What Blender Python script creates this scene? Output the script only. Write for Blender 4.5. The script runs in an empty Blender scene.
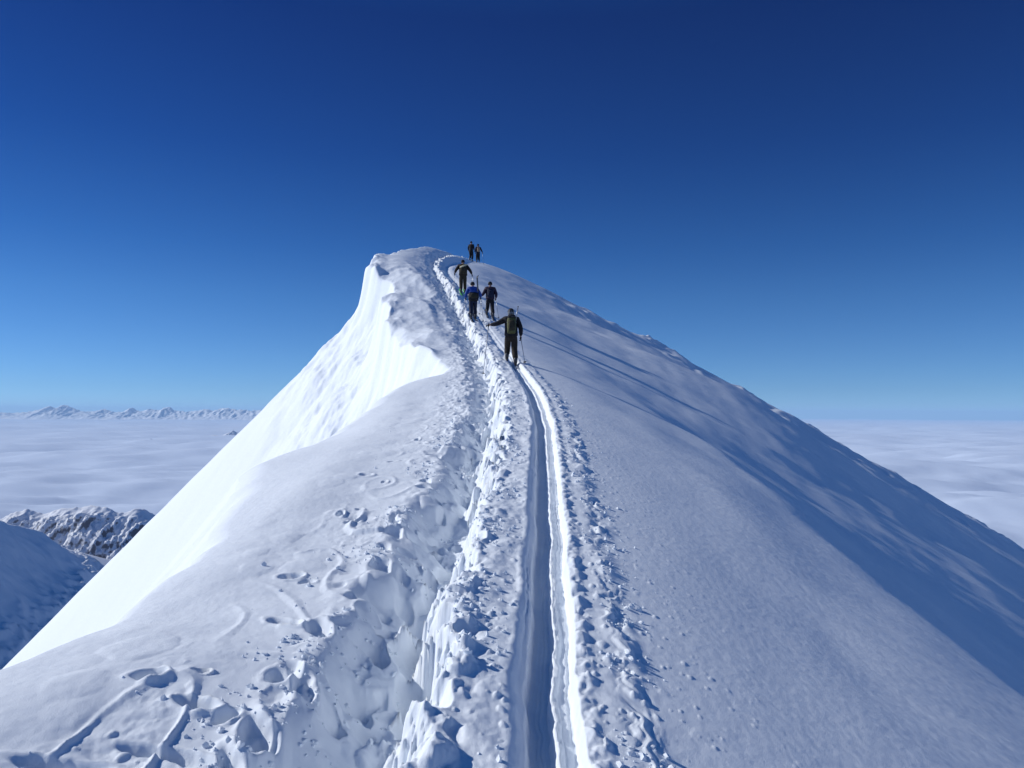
import bpy, bmesh, math, random
import numpy as np
from mathutils import Vector, Matrix
R = math.radians
random.seed(7)
S = bpy.context.scene
COL = S.collection

# ------------------------------------------------------------------ camera
F, CX, CY = 800.0, 512.0, 384.0
PITCH, ROLL = 2.2, 0.3
cam_d = bpy.data.cameras.new('camera')
cam_d.sensor_width = 36.0
cam_d.lens = F / 1024 * 36
cam_d.clip_start = 0.05
cam_d.clip_end = 600000
cam = bpy.data.objects.new('camera', cam_d)
COL.objects.link(cam)
RM = Matrix.Rotation(R(90 + PITCH), 3, 'X') @ Matrix.Rotation(R(ROLL), 3, 'Z')
cam.rotation_euler = RM.to_euler()
cam.location = (0, 0, 0)
S.camera = cam

# ------------------------------------------------------------------ sky, sun, exposure
SUN_EL, SUN_BACK = 31.5, -15.0          # degrees above the horizon; degrees behind straight left
L = Vector((-math.cos(R(SUN_BACK)) * math.cos(R(SUN_EL)), -math.sin(R(SUN_BACK)) * math.cos(R(SUN_EL)), math.sin(R(SUN_EL))))
W = bpy.data.worlds.new('World')
S.world = W
W.use_nodes = True
nt = W.node_tree
bg = nt.nodes['Background']
sky = nt.nodes.new('ShaderNodeTexSky')
sky.sky_type = 'NISHITA'
sky.sun_disc = False
sky.sun_elevation = R(SUN_EL)
sky.sun_rotation = R(-(90 + SUN_BACK))
sky.altitude = 3600
sky.air_density = 1.0
sky.dust_density = 0.1
sky.ozone_density = 4.0
SKY_STRENGTH = 0.11
tc = nt.nodes.new('ShaderNodeTexCoord')
sep = nt.nodes.new('ShaderNodeSeparateXYZ')
nt.links.new(tc.outputs['Generated'], sep.inputs[0])
rmp = nt.nodes.new('ShaderNodeValToRGB')
nt.links.new(sep.outputs['Z'], rmp.inputs['Fac'])
SKY_RAMP = [(0.0, (0.42, 0.66, 0.94)), (0.03, (0.35, 0.56, 0.80)), (0.14, (0.22, 0.47, 0.73)), (0.20, (0.13, 0.38, 0.68)), (0.31, (0.055, 0.25, 0.58)), (0.45, (0.035, 0.17, 0.48)), (0.62, (0.12, 0.48, 0.86)), (1.0, (0.22, 0.80, 1.12))]
el = rmp.color_ramp.elements
while len(el) < len(SKY_RAMP): el.new(0.5)
for e, (p, c) in zip(el, SKY_RAMP):
    e.position = p; e.color = (*c, 1)
mul = nt.nodes.new('ShaderNodeMix'); mul.data_type = 'RGBA'; mul.blend_type = 'MULTIPLY'
mul.inputs['Factor'].default_value = 1.0
nt.links.new(sky.outputs[0], mul.inputs['A'])
nt.links.new(rmp.outputs[0], mul.inputs['B'])
nt.links.new(mul.outputs['Result'], bg.inputs['Color'])
bg.inputs['Strength'].default_value = SKY_STRENGTH
sun_d = bpy.data.lights.new('sun', 'SUN')
sun_d.energy = 3.6
sun_d.angle = R(0.53)
sun_d.color = (1.0, 0.985, 0.95)
sun = bpy.data.objects.new('sun', sun_d)
sun.rotation_euler = L.to_track_quat('Z', 'Y').to_euler()
COL.objects.link(sun)
S.view_settings.view_transform = 'Standard'
S.view_settings.look = 'None'
S.view_settings.exposure = 0.06
S.view_settings.gamma = 1.0
S.cycles.volume_bounces = 2
HAZE = 4.2e-6

# ------------------------------------------------------------------ helpers
def ray(px, py):
    """direction through a pixel, scaled so that its y is 1"""
    v = RM @ Vector((px - CX, CY - py, -F))
    return v / v.y
def at(px, py, Y):
    return ray(px, py) * Y

def tag(o, label=None, cat=None, group=None, kind=None):
    if label: o['label'] = label
    if cat: o['category'] = cat
    if group: o['group'] = group
    if kind: o['kind'] = kind
    return o

def hash2(ix, iy, seed):
    h = (ix.astype(np.int64) * 374761393 + iy.astype(np.int64) * 668265263 + seed * 1442695041) & 0xffffffff
    h = ((h ^ (h >> 13)) * 1274126177) & 0xffffffff
    h = ((h ^ (h >> 16)) * 2246822519) & 0xffffffff
    return ((h ^ (h >> 15)) & 0xffffff) / float(0x1000000)

def pnoise(x, y, seed=0):
    """gradient noise, about -1..1"""
    xi = np.floor(x); yi = np.floor(y)
    xf = x - xi; yf = y - yi
    u = xf * xf * xf * (xf * (xf * 6 - 15) + 10); v = yf * yf * yf * (yf * (yf * 6 - 15) + 10)
    def g(dx, dy):
        a = hash2(xi + dx, yi + dy, seed) * 2 * np.pi
        return np.cos(a) * (xf - dx) + np.sin(a) * (yf - dy)
    n0 = g(0, 0) * (1 - u) + g(1, 0) * u
    n1 = g(0, 1) * (1 - u) + g(1, 1) * u
    return 1.5 * (n0 * (1 - v) + n1 * v)

def fbm(x, y, seed=0, octs=4, gain=0.5, lac=2.03):
    s = np.zeros_like(x); a = 1.0
    for k in range(octs):
        s += a * pnoise(x, y, seed + 17 * k)
        x = x * lac + 13.7; y = y * lac - 7.1; a *= gain
    return s

def ridged(x, y, seed=0, octs=4, gain=0.5):
    s = np.zeros_like(x); a = 1.0
    for k in range(octs):
        s += a * (1 - 2 * np.abs(pnoise(x, y, seed + 31 * k)))
        x = x * 2.07 + 5.3; y = y * 2.07 + 1.9; a *= gain
    return s

def bumps(x, y, seed, prob, rmin, rmax):
    """rounded lumps scattered in unit cells: 0..1 heights"""
    xi = np.floor(x); yi = np.floor(y)
    out = np.zeros_like(x)
    for dx in (-1, 0, 1):
        for dy in (-1, 0, 1):
            cx = xi + dx; cy = yi + dy
            on = hash2(cx, cy, seed) < prob
            px = cx + 0.15 + 0.7 * hash2(cx, cy, seed + 1); py = cy + 0.15 + 0.7 * hash2(cx, cy, seed + 2)
            r = rmin + (rmax - rmin) * hash2(cx, cy, seed + 3) ** 2
            q = 1 - ((x - px) ** 2 + (y - py) ** 2) / (r * r)
            out = np.maximum(out, np.where(on & (q > 0), np.sqrt(np.maximum(q, 0)) * r, 0))
    return out

def sstep(a, b, x):
    t = np.clip((x - a) / (b - a), 0, 1)
    return t * t * (3 - 2 * t)

def smin(a, b, k):
    h = np.clip(0.5 + 0.5 * (b - a) / k, 0, 1)
    return b * (1 - h) + a * h - k * h * (1 - h)

def grid_mesh(name, X, Y, Z, mat, smooth=True):
    n, m = X.shape
    me = bpy.data.meshes.new(name)
    me.vertices.add(n * m)
    me.vertices.foreach_set('co', np.stack([X, Y, Z], -1).astype(np.float32).ravel())
    i = np.arange(n * m, dtype=np.int32).reshape(n, m)
    q = np.stack([i[:-1, :-1], i[:-1, 1:], i[1:, 1:], i[1:, :-1]], -1).reshape(-1, 4)
    me.loops.add(q.size); me.loops.foreach_set('vertex_index', q.ravel())
    me.polygons.add(len(q))
    me.polygons.foreach_set('loop_start', np.arange(0, q.size, 4, dtype=np.int32))
    me.polygons.foreach_set('loop_total', np.full(len(q), 4, dtype=np.int32))
    me.polygons.foreach_set('use_smooth', np.full(len(q), smooth))
    me.update(calc_edges=True)
    me.materials.append(mat)
    o = bpy.data.objects.new(name, me)
    COL.objects.link(o)
    return o

def nodes(name):
    m = bpy.data.materials.new(name); m.use_nodes = True
    t = m.node_tree
    return m, t, t.nodes['Principled BSDF']

def noise_node(t, scale, detail=3, rough=0.5, vec=None):
    n = t.nodes.new('ShaderNodeTexNoise')
    n.inputs['Scale'].default_value = scale; n.inputs['Detail'].default_value = detail
    n.inputs['Roughness'].default_value = rough
    if vec: t.links.new(vec, n.inputs['Vector'])
    return n

def simple_mat(name, col, rough=0.8, var=0.25, scale=14.0, metal=0.0, spec=0.3):
    m, t, b = nodes(name)
    c = t.nodes.new('ShaderNodeTexCoord')
    n = noise_node(t, scale, 4, 0.6, c.outputs['Object'])
    r = t.nodes.new('ShaderNodeValToRGB')
    r.color_ramp.elements[0].position = 0.3; r.color_ramp.elements[1].position = 0.7
    r.color_ramp.elements[0].color = (*[v * (1 - var) for v in col], 1)
    r.color_ramp.elements[1].color = (*[min(1, v * (1 + var)) for v in col], 1)
    t.links.new(n.outputs['Fac'], r.inputs['Fac']); t.links.new(r.outputs[0], b.inputs['Base Color'])
    b.inputs['Roughness'].default_value = rough; b.inputs['Metallic'].default_value = metal
    b.inputs['Specular IOR Level'].default_value = spec
    return m

# ------------------------------------------------------------------ snow materials
def snow_material():
    m, t, b = nodes('snow')
    b.inputs['Base Color'].default_value = (0.85, 0.875, 0.91, 1)
    b.inputs['Roughness'].default_value = 0.75
    b.inputs['Specular IOR Level'].default_value = 0.12
    c = t.nodes.new('ShaderNodeTexCoord').outputs['Object']
    geo = t.nodes.new('ShaderNodeNewGeometry')
    n1 = noise_node(t, 150, 3, 0.7, c); n2 = noise_node(t, 22, 4, 0.6, c); n3 = noise_node(t, 1.6, 4, 0.55, c)
    b1 = t.nodes.new('ShaderNodeBump'); b1.inputs['Distance'].default_value = 0.0045; b1.inputs['Strength'].default_value = 0.75
    b2 = t.nodes.new('ShaderNodeBump'); b2.inputs['Distance'].default_value = 0.010; b2.inputs['Strength'].default_value = 0.16
    b3 = t.nodes.new('ShaderNodeBump'); b3.inputs['Distance'].default_value = 0.03; b3.inputs['Strength'].default_value = 0.12
    t.links.new(n1.outputs['Fac'], b1.inputs['Height']); t.links.new(n2.outputs['Fac'], b2.inputs['Height']); t.links.new(n3.outputs['Fac'], b3.inputs['Height'])
    t.links.new(b3.outputs[0], b2.inputs['Normal']); t.links.new(b2.outputs[0], b1.inputs['Normal'])
    t.links.new(b1.outputs[0], b.inputs['Normal'])
    # slight tone change of the snow crystals
    r = t.nodes.new('ShaderNodeValToRGB')
    r.color_ramp.elements[0].position = 0.35; r.color_ramp.elements[1].position = 0.7
    r.color_ramp.elements[0].color = (0.80, 0.85, 0.905, 1); r.color_ramp.elements[1].color = (0.86, 0.905, 0.945, 1)
    n4 = noise_node(t, 9, 5, 0.7, c)
    t.links.new(n4.outputs['Fac'], r.inputs['Fac']); t.links.new(r.outputs[0], b.inputs['Base Color'])
    return m
SNOW = snow_material()

# ------------------------------------------------------------------ the snow ridge
def track_table(rows):
    """rows of (Y, px, py) -> smooth x(Y), z(Y)"""
    Ys = np.array([r[0] for r in rows], float)
    P = [at(r[1], r[2], r[0]) for r in rows]
    xs = np.array([p.x for p in P]); zs = np.array([p.z for p in P])
    return Ys, xs, zs
def smooth_curve(Ys, vs, width=0.07):
    # resample on a warped axis and blur
    w = lambda y: np.log(y + 14.0)
    g = np.linspace(w(-13.0), w(300.0), 4000)
    v = np.interp(g, w(Ys), vs)
    # linear extrapolation at both ends
    k = int(width / (g[1] - g[0]))
    ker = np.exp(-0.5 * (np.arange(-3 * k, 3 * k + 1) / k) ** 2); ker /= ker.sum()
    vp = np.pad(v, 3 * k, mode='edge')
    v = np.convolve(vp, ker, 'valid')
    return lambda y: np.interp(w(y), g, v)

# centre of the ski track on the crest: Y, px, py
TR = [(3.6, 553, 768), (4.5, 550, 690), (5.6, 549, 590), (7.5, 548, 520), (10.5, 546, 455), (14, 543, 417), (18, 534, 391), (24.4, 515, 365), (30, 499, 345),
      (35, 487, 332), (37, 482, 323), (39.5, 476, 313), (42.5, 464, 293), (45, 459, 287), (52, 448, 276), (58, 446, 268), (64, 455, 264), (70, 470, 262), (78, 481, 262)]
Yt, xt_, zt_ = track_table(TR)
zt_[:] = np.interp(Yt, [3.6, 5.6, 7.5, 10.5, 14, 18, 24.4, 30, 35, 37, 39.5, 42.5, 45, 52, 58, 64, 70, 78],
                   [-1.59, -1.30, -1.02, -0.56, -0.02, 0.57, 1.56, 2.65, 3.8, 4.32, 5.15, 6.55, 7.3, 9.15, 10.75, 12.15, 13.4, 14.9])
Yt = np.concatenate([[-13, 0], Yt, [86, 95, 110, 300]])
xt_ = np.concatenate([[0.25, 0.2], xt_, [-2.0, 0.0, 3.0, 20]])
zt_ = np.concatenate([[-3.2, -1.95], zt_, [15.6, 15.3, 12.0, -90]])
x_t = smooth_curve(Yt, xt_, 0.02); z_t = smooth_curve(Yt, zt_, 0.02)

# the corniced left edge: Y, px, py
ED = [(5.0, 0, 664), (6.1, 125, 628), (7.6, 196, 562), (10.3, 216, 500), (13.5, 255, 463), (16, 318, 440), (18.5, 348, 412), (21, 385, 387), (23.8, 452, 367),
      (27, 432, 356), (30, 402, 350), (35, 386, 328), (42, 387, 292), (48, 371, 264), (53, 379, 254), (58, 399, 251), (64, 427, 245), (70, 440, 250)]
Ye, xe_, ze_ = track_table(ED)
Ye = np.concatenate([[-13, 0, 3.5], Ye, [80, 95, 110, 300]])
xe_ = np.concatenate([[-5.5, -5.0, -4.0], xe_, [-7, -6, -4, 10]])
ze_ = np.concatenate([[-3.1, -1.9, -1.72], ze_, [14.5, 15.0, 11.5, -90]])
x_e = smooth_curve(Ye, xe_, 0.018); z_e = smooth_curve(Ye, ze_, 0.018)
x_f = smooth_curve(Ye, xe_, 0.07); z_f = smooth_curve(Ye, ze_, 0.07)

rngp = random.Random(3)
PRINTS = []     # isolated boot and ski prints: x, y, half width, half length, angle, depth
def pr(px, py, Yd, a, b, ang, dep):
    p = at(px, py, Yd); PRINTS.append((p.x, p.y, a, b, R(ang), dep))

def ground_from_pixel(px, py, hfun, y0=2.5, y1=80):
    d = ray(px, py)
    prev = None
    for k in range(600):
        Y = y0 * (y1 / y0) ** (k / 599)
        h = float(hfun(np.array([d.x * Y]), np.array([Y]))[0])
        if d.z * Y < h:
            return d.x * Y, Y
    return d.x * y1, y1

def base_height(x, y):
    xt = x_t(y); zt = z_t(y); xe = x_e(y); ze = z_e(y)
    # uneven cornice lip
    xe0 = xe
    xe = xe + 0.10 * pnoise(y * 1.3, y * 0 + 3.3, 5) + 0.25 * pnoise(y * 0.35, y * 0 + 8.3, 6) + (0.7 * pnoise(y * 0.22, y * 0, 4) + 0.14 * pnoise(y * 0.7, y * 0, 14)) * sstep(27, 32, y) * (1 - sstep(60, 68, y))
    d = x - xt
    wdt = np.maximum(xt - xe, 1.0)
    w = (xt - x) / wdt
    top = zt + (ze - zt) * w - 0.3 * np.maximum(w - 1, 0) * wdt
    dome = 0.10 + 0.15 * sstep(26, 40, y)
    top = top + dome * 4 * np.clip(w, 0, 1) * (1 - np.clip(w, 0, 1))
    # right flank: slope grows from gentle to 29 degrees
    dr = np.maximum(d, 0)
    s0, s1 = 0.14, 0.466
    flank = zt - (s1 * dr - (s1 - s0) * 1.6 * (1 - np.exp(-dr / 1.6)))
    flank = flank - 0.0013 * np.minimum(dr, 60) ** 2
    z = np.where(d > 0, flank, top)
    # left face below the cornice
    kk = np.exp(-np.maximum(xe - x, 0) / 0.8)
    xf = x_f(y); zf = z_f(y); kk = np.exp(-(np.maximum(xe - x, 0) / 1.3) ** 1.5)
    dl = np.maximum(xe * kk + xf * (1 - kk) - x, -3); ze = ze * kk + zf * (1 - kk)
    drop = 0.35 + 1.9 * sstep(23, 34, y) - 0.9 * sstep(52, 64, y)
    face = ze + 0.02 - drop * (1 - np.exp(-np.maximum(dl, 0) / 0.35)) - 1.0 * dl - 0.0006 * np.maximum(dl, 0) ** 2
    face = np.where(dl < 0, ze + 0.02 - (1.0 + drop / 0.35 * 0.6) * dl, face)
    k = 0.22 + 0.45 * sstep(7, 12, y) * (1 - sstep(20, 24, y)) + 0.3 * sstep(30, 40, y)
    z = smin(z, face, k)
    return z

def strip_detail(x, y, d, xt):
    """ski track, boot trench, mound and churned snow: everything within a few metres of the track"""
    z = np.zeros_like(x)
    f1 = fbm(x * 2.5, y * 2.5, 41, 3); f2 = fbm(x * 2.5 + 9, y * 2.5, 43, 3)
    wx = 0.05 * f1; wy = 0.05 * f2
    far = sstep(26, 60, y)
    fine = fbm(x * 7, y * 7, 40, 3, 0.55)
    # ---- ski track: two parallel grooves with crumbling edges
    e = d + 0.010 * fbm(x * 5, y * 5, 7, 3) + 0.02 * pnoise(y * 1.0, y * 0, 8)
    def box(a, b, s): return sstep(a - s, a + s, e) * (1 - sstep(b - s, b + s, e))
    groove = -0.12 * sstep(-0.235, -0.07, e) * (1 - sstep(0.125, 0.16, e)) - 0.095 * box(-0.120, 0.012, 0.014) - 0.30 * np.clip(e - 0.04, 0, 0.08) * box(0.02, 0.13, 0.01)
    groove += 0.016 * np.exp(-((e - 0.032) / 0.016) ** 2) * np.clip(0.35 + 1.3 * fbm(x * 6, y * 7, 9, 3), 0, 1.3)
    groove += 0.010 * pnoise(e * 70, y * 0.5, 10) * box(-0.18, 0.15, 0.02)
    z += groove * (1 - 0.75 * sstep(22, 30, y))
    hb = 0.024 + 0.010 * pnoise(y * 1.5, y * 0 + 1, 11) + 0.028 * fine
    z += hb * np.exp(-((e - 0.205) / 0.055) ** 2) * (1 - sstep(22, 30, y))
    z += 0.02 * np.exp(-((e - 0.38) / 0.12) ** 2)
    # pole plants and clods beside the track, right
    m = np.exp(-((d - 0.47 - 0.06 * pnoise(y * 0.8, y * 0, 13)) / 0.09) ** 2)
    z += m * 0.036 * np.maximum(fbm(x * 6 + wx * 20, y * 2.2, 12, 3) + 0.15, -0.35)
    mR = np.exp(-(np.maximum(d - 0.35, 0) / 0.30) ** 2) * (d > 0.25)
    z += mR * 0.85 * bumps((x + wx) / 0.10, (y + wy) / 0.16, 21, 0.22, 0.15, 0.45) * 0.05
    mR2 = np.exp(-(np.maximum(d - 0.3, 0) / 0.8) ** 2) * (d > 0.2)
    z += mR2 * bumps(x / 0.05, y / 0.055, 24, 0.18, 0.12, 0.4) * 0.04
    # ---- boot trench: long slope down from the left, ragged steep wall on the right
    nd = d + 0.14 * fbm(x * 0.9, y * 0.9, 30, 2, 0.6) + 0.10 * fbm(x * 3.0, y * 2.6, 31, 5, 0.6)
    bite = sstep(0.0, 0.45, bumps((x + wx * 2.4) / 0.31, (y + wy * 2.4) / 0.40, 35, 0.62, 0.30, 0.56))
    nd = nd - 0.20 * bite * sstep(-1.3, -0.9, d) * (1 - sstep(-0.62, -0.45, d))
    amt = 1 - 0.25 * sstep(12, 24, y)
    ns = d + 0.20 * fbm(x * 0.8, y * 0.8, 34, 2, 0.5) + 0.05 * fbm(x * 2.6, y * 2.6, 28, 2, 0.45) - 0.10 * sstep(0.0, 0.5, bumps((x + wx) / 0.42, (y + wy) / 0.55, 29, 0.5, 0.3, 0.5))
    slope = sstep(-3.3, -1.5, ns) * 0.28 + 0.50 * sstep(-1.58, -1.10, ns) + 0.22 * sstep(-1.15, -0.95, ns) - 0.30 * sstep(-1.0, -0.78, nd)
    wall = 1 - sstep(-0.90, -0.63 + 0.02 * fine, nd)
    deep = 0.56 + 0.07 * pnoise(y * 0.9, y * 0, 33)
    z -= slope * wall * deep * amt
    # boot holes
    mt = sstep(-1.5, -1.1, ns) * wall
    z -= mt * 0.11 * bite * amt
    z += mt * (0.045 * fbm(x * 1.6, y * 1.6, 36, 4, 0.5) + 0.012 * fine)
    tl = sstep(-1.75, -1.5, ns) * wall
    z -= tl * 0.10 * sstep(0.05, 0.5, bumps((x + wx * 1.3) / 0.26 + 7, (y + wy * 1.3) / 0.36, 25, 0.5, 0.28, 0.5)) * (1 - 0.4 * sstep(10, 20, y))
    # ---- the mound between trench and track: smooth, lumpy along its broken left edge
    mm = (1 - wall) * (1 - sstep(-0.26, -0.18, e))
    z += mm * (0.02 - 0.025 * sstep(-0.55, -0.2, d) + 0.030 * fbm(x * 1.8, y * 1.2, 37, 3, 0.5))
    z += 0.05 * np.exp(-((nd + 0.76) / 0.12) ** 2) * fbm(x * 6, y * 6, 47, 4, 0.6)
    edge = np.exp(-((nd + 0.60) / 0.11) ** 2)
    nearm = 1 - sstep(5.0, 8.0, y)
    z += mm * edge * (0.015 + 0.04 * np.maximum(fbm(x * 4.5, y * 4.5, 46, 3, 0.5), -0.4))
    lump = bumps((x + wx * 1.2) / 0.19, (y + wy * 1.2) / 0.21, 39, 0.55, 0.25, 0.55)
    z += mm * (1 - sstep(-0.55, -0.30, d)) * (0.075 * lump) * (0.3 + 0.8 * nearm)
    z -= mm * nearm * (1 - sstep(-0.60, -0.35, d)) * 0.11 * sstep(0, 0.4, bumps((x + wx) / 0.34, (y + wy) / 0.40, 45, 0.35, 0.25, 0.40))
    z += mm * 0.9 * bumps((x + wx) / 0.055, (y + wy) / 0.06, 42, 0.14, 0.12, 0.42) * 0.05
    z += mm * 0.008 * fine
    # broken clods lying on both rims
    for c0, wd_, amp in ((-1.60, 0.16, 0.028),):
        mk = np.exp(-((ns - c0) / wd_) ** 2)
        z += mk * amp * np.maximum(fbm(x * 3.2 + 3, y * 3.2, 48, 3, 0.55), -0.2)
    # ---- churned patches left of the trench: old ski edges, broken crust, holes
    ma = sstep(-2.6, -1.8, nd) * (1 - sstep(-1.5, -1.1, nd)) * (1 - sstep(13, 24, y) * 0.8)
    pat = sstep(0.15, 0.5, pnoise(x * 0.65, y * 0.42, 50))
    r_ = 1 - np.abs(pnoise(x * 1.3 + y * 0.6, y * 0.7 - x * 0.9, 51)) * 2
    z += ma * (0.045 * np.maximum(r_ - 0.80, 0) / 0.20) * (0.3 + 0.7 * pat)
    z += ma * pat * 0.012 * fine
    z += ma * pat * bumps((x + wx) / 0.11, (y + wy) / 0.12, 53, 0.16, 0.15, 0.45) * 0.06
    z += ma * pat * 0.8 * bumps(x / 0.045, y / 0.05, 54, 0.16, 0.15, 0.4) * 0.04
    z -= ma * sstep(0.0, 0.3, pnoise(x * 0.8 + 4, y * 0.7, 55)) * 0.055 * sstep(0, 0.5, bumps((x + wx) / 0.5, (y + wy) / 0.55, 56, 0.4, 0.2, 0.36))
    # lumps of broken crust on the far part
    z += sstep(18, 28, y) * np.exp(-((d + 0.9) / 0.9) ** 2) * 0.06 * fbm(x * 2.6, y * 1.8, 63, 3, 0.6)
    z += np.exp(-((d + 1.3) / 0.75) ** 2) * sstep(9, 16, y) * (1 - sstep(26, 34, y)) * 0.028 * fbm(x * 6, y * 5, 68, 3, 0.6)
    # ---- isolated prints
    return z

def detail(x, y):
    d = x - x_t(y)
    xe = x_e(y)
    z = 0.05 * fbm(x * 0.45, y * 0.25, 1, 2) * sstep(0.3, 2.5, np.abs(d))
    z += 0.003 * fbm(x * 2.2, y * 1.3, 2, 3)
    near = y < 22
    z[near] += 0.0016 * fbm(x[near] * 16, y[near] * 13, 3, 3)
    k = (np.abs(d + 1.2) < 3.2)
    z[k] += strip_detail(x[k], y[k], d[k], None)
    for (cx, cy, a, b, ang, dep) in PRINTS:
        sel = np.flatnonzero((np.abs(x - cx) < 3 * max(a, b)) & (np.abs(y - cy) < 3 * max(a, b)))
        if not len(sel): continue
        xx = x[sel] - cx + 0.025 * fbm(x[sel] * 4, y[sel] * 4, 58, 3); yy = y[sel] - cy + 0.025 * fbm(x[sel] * 4, y[sel] * 4, 59, 3)
        u = (xx * math.cos(ang) + yy * math.sin(ang)) / a; v = (-xx * math.sin(ang) + yy * math.cos(ang)) / b
        rr = np.sqrt(u * u + v * v)
        h = -dep * (1 - sstep(0.55, 1.05, rr))
        h += dep * 0.36 * np.exp(-((rr - 1.25) / 0.25) ** 2) * (0.4 + 0.8 * sstep(-0.3, 0.5, u)) * np.maximum(0.7 + 0.5 * fbm(x[sel] * 7, y[sel] * 7, 60, 2), 0)
        z[sel] += h
    # ---- wind-carved blocks on the upper cornice
    k = (y > 26) & (y < 56) & (d < -1.0) & (x > xe - 1.5)
    X_, Y_, d_ = x[k], y[k], d[k]
    mu = sstep(27, 32, Y_) * (1 - sstep(46, 54, Y_)) * (1 - sstep(-2.2, -1.2, d_)) * sstep(-1.0, 0.3, X_ - xe[k])
    rb = ridged(X_ * 0.30 + Y_ * 0.10, Y_ * 0.13 - X_ * 0.05, 61, 3, 0.40)
    z[k] += mu * (0.16 * np.maximum(rb - 0.3, -0.4) + 0.10 * sstep(0.0, 0.35, pnoise(X_ * 0.4 + 2.2, Y_ * 0.2, 62)) + 0.02 * fbm(X_ * 2, Y_ * 2, 69, 3))
    k = (y > 25) & (y < 62) & (x < xe + 1.0) & (x > xe - 8)
    X_, Y_ = x[k], y[k]; dl = xe[k] - X_
    mf = sstep(25, 29, Y_) * (1 - sstep(54, 62, Y_)) * sstep(-1.0, 0.5, dl) * (1 - sstep(2.0, 8.0, dl))
    z[k] += mf * (0.55 * fbm(X_ * 0.45, Y_ * 0.28, 73, 2, 0.5) + 0.12 * fbm(X_ * 1.6, Y_ * 1.2, 74, 3, 0.5))
    # ---- right flank
    k = d > 0.8
    X_, Y_, dr = x[k], y[k], d[k]
    off = dr - 4.3 - 0.5 * pnoise(Y_ * 0.12, Y_ * 0 + 5, 64)
    q = np.maximum(off, 0)
    f = -1.45 * (1 - np.exp(-q * q / (q + 1.0) / 4.2)) * (1 - 0.88 * sstep(20, 33, Y_))
    f += 1.1 * np.exp(-((dr - 15 - 3 * pnoise(Y_ * 0.09, Y_ * 0, 71)) / 7.0) ** 2) * sstep(30, 40, Y_) * (1 - sstep(52, 64, Y_))
    f += 0.10 * sstep(5, 12, dr) * ridged(X_ * 0.02 + 7, Y_ * 0.33 + X_ * 0.05, 72, 3, 0.5) * sstep(14, 24, Y_) * (1 - sstep(55, 66, Y_))
    f += 0.30 * sstep(3, 12, dr) * fbm(X_ * 0.035 + 2, Y_ * 0.13 + X_ * 0.03, 65, 3, 0.5)
    f += 0.02 * sstep(1, 5, dr) * fbm(X_ * 0.2, Y_ * 0.7 + X_ * 0.25, 66, 3, 0.5)
    f += 0.007 * sstep(1, 3, dr) * sstep(-0.1, 0.5, pnoise(X_ * 0.16, Y_ * 0.25, 77)) * ridged(X_ * 0.7 + Y_ * 0.3, Y_ * 3.2 + X_ * 0.8, 78, 3, 0.5) * (1 - sstep(20, 30, Y_))
    lip = sstep(60, 68, Y_) * sstep(6, 10, dr)
    f += lip * 0.35 * np.maximum(fbm(X_ * 0.22, Y_ * 0.18, 67, 3, 0.6) - 0.25, 0)
    for (ld, lY, lw, lh) in ((17, 80, 1.5, .75), (19.5, 81, 1.3, .6), (26, 80.5, 1.0, .55), (30.5, 80, .8, .4), (33, 81, 1.3, .55), (41, 80, 1.0, .4), (49.5, 81, 1.5, .7), (52, 80, 1.1, .6), (54.5, 81, .9, .5)):
        f += 0.62 * lh * np.exp(-((dr - ld) / lw) ** 2 - ((Y_ - lY) / 1.6) ** 2) * (1 + 0.5 * pnoise(X_ * 1.5, Y_ * 1.5, 76))
    z[k] += f
    return z

def height(x, y):
    x = np.asarray(x, float); y = np.asarray(y, float)
    return base_height(x, y) + detail(x, y)

# isolated prints seen on the smooth cornice
for (px, py, a, b, ang, dep) in [
    (150, 667, .10, .07, 0, .10), (196, 683, .13, .06, -15, .09), (203, 656, .06, .03, 10, .05), (225, 690, .08, .05, 30, .07), (290, 567, .10, .06, 0, .06), (308, 568, .06, .05, 0, .04),
    (340, 505, .05, .12, 10, .07), (352, 512, .08, .05, 0, .05), (360, 498, .06, .05, 0, .04), (366, 470, .10, .07, 0, .05), (385, 472, .05, .05, 0, .04), (392, 455, .08, .07, 0, .04),
    (418, 432, .04, .16, 5, .05), (424, 436, .08, .06, 0, .04), (437, 418, .07, .06, 0, .04), (444, 400, .1, .08, 0, .04), (447, 391, .1, .08, 0, .04), (450, 383, .09, .09, 0, .04),
    (285, 608, .16, .05, -30, .08), (275, 650, .07, .12, 20, .06), (255, 700, .06, .16, 15, .08), (170, 725, .3, .05, -12, .06), (230, 735, .06, .2, 20, .08), (60, 745, .25, .06, 0, .06),
    (100, 752, .12, .07, 0, .05), (320, 610, .08, .15, 20, .07), (395, 505, .05, .22, 10, .05), (408, 498, .22, .05, 20, .05), (305, 655, .07, .18, 20, .07)]:
    gx, gy = ground_from_pixel(px, py, base_height)
    PRINTS.append((gx, gy, a, b, R(ang), dep))

NR, NC = 1500, 1700
ys = np.concatenate([np.linspace(-12, 1.0, 40), 1.2 * (100 / 1.2) ** (np.arange(NR) / (NR - 1)), np.linspace(101, 300, 90)])
t = np.linspace(-1, 1, NC)
sc = 0.8 * np.clip(ys, 0, 120) + 2.0
X = sc[:, None] * t[None, :] + 170 * np.sign(t)[None, :] * np.abs(t)[None, :] ** 7
Yg = np.repeat(ys[:, None], NC, 1)
Z = height(X.ravel(), Yg.ravel()).reshape(X.shape)
ridge = grid_mesh('snow_ridge', X, Yg, Z, SNOW)
tag(ridge, 'snow covered ridge with a ski track and boot trench leading to the summit', 'snow', kind='structure')

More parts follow.
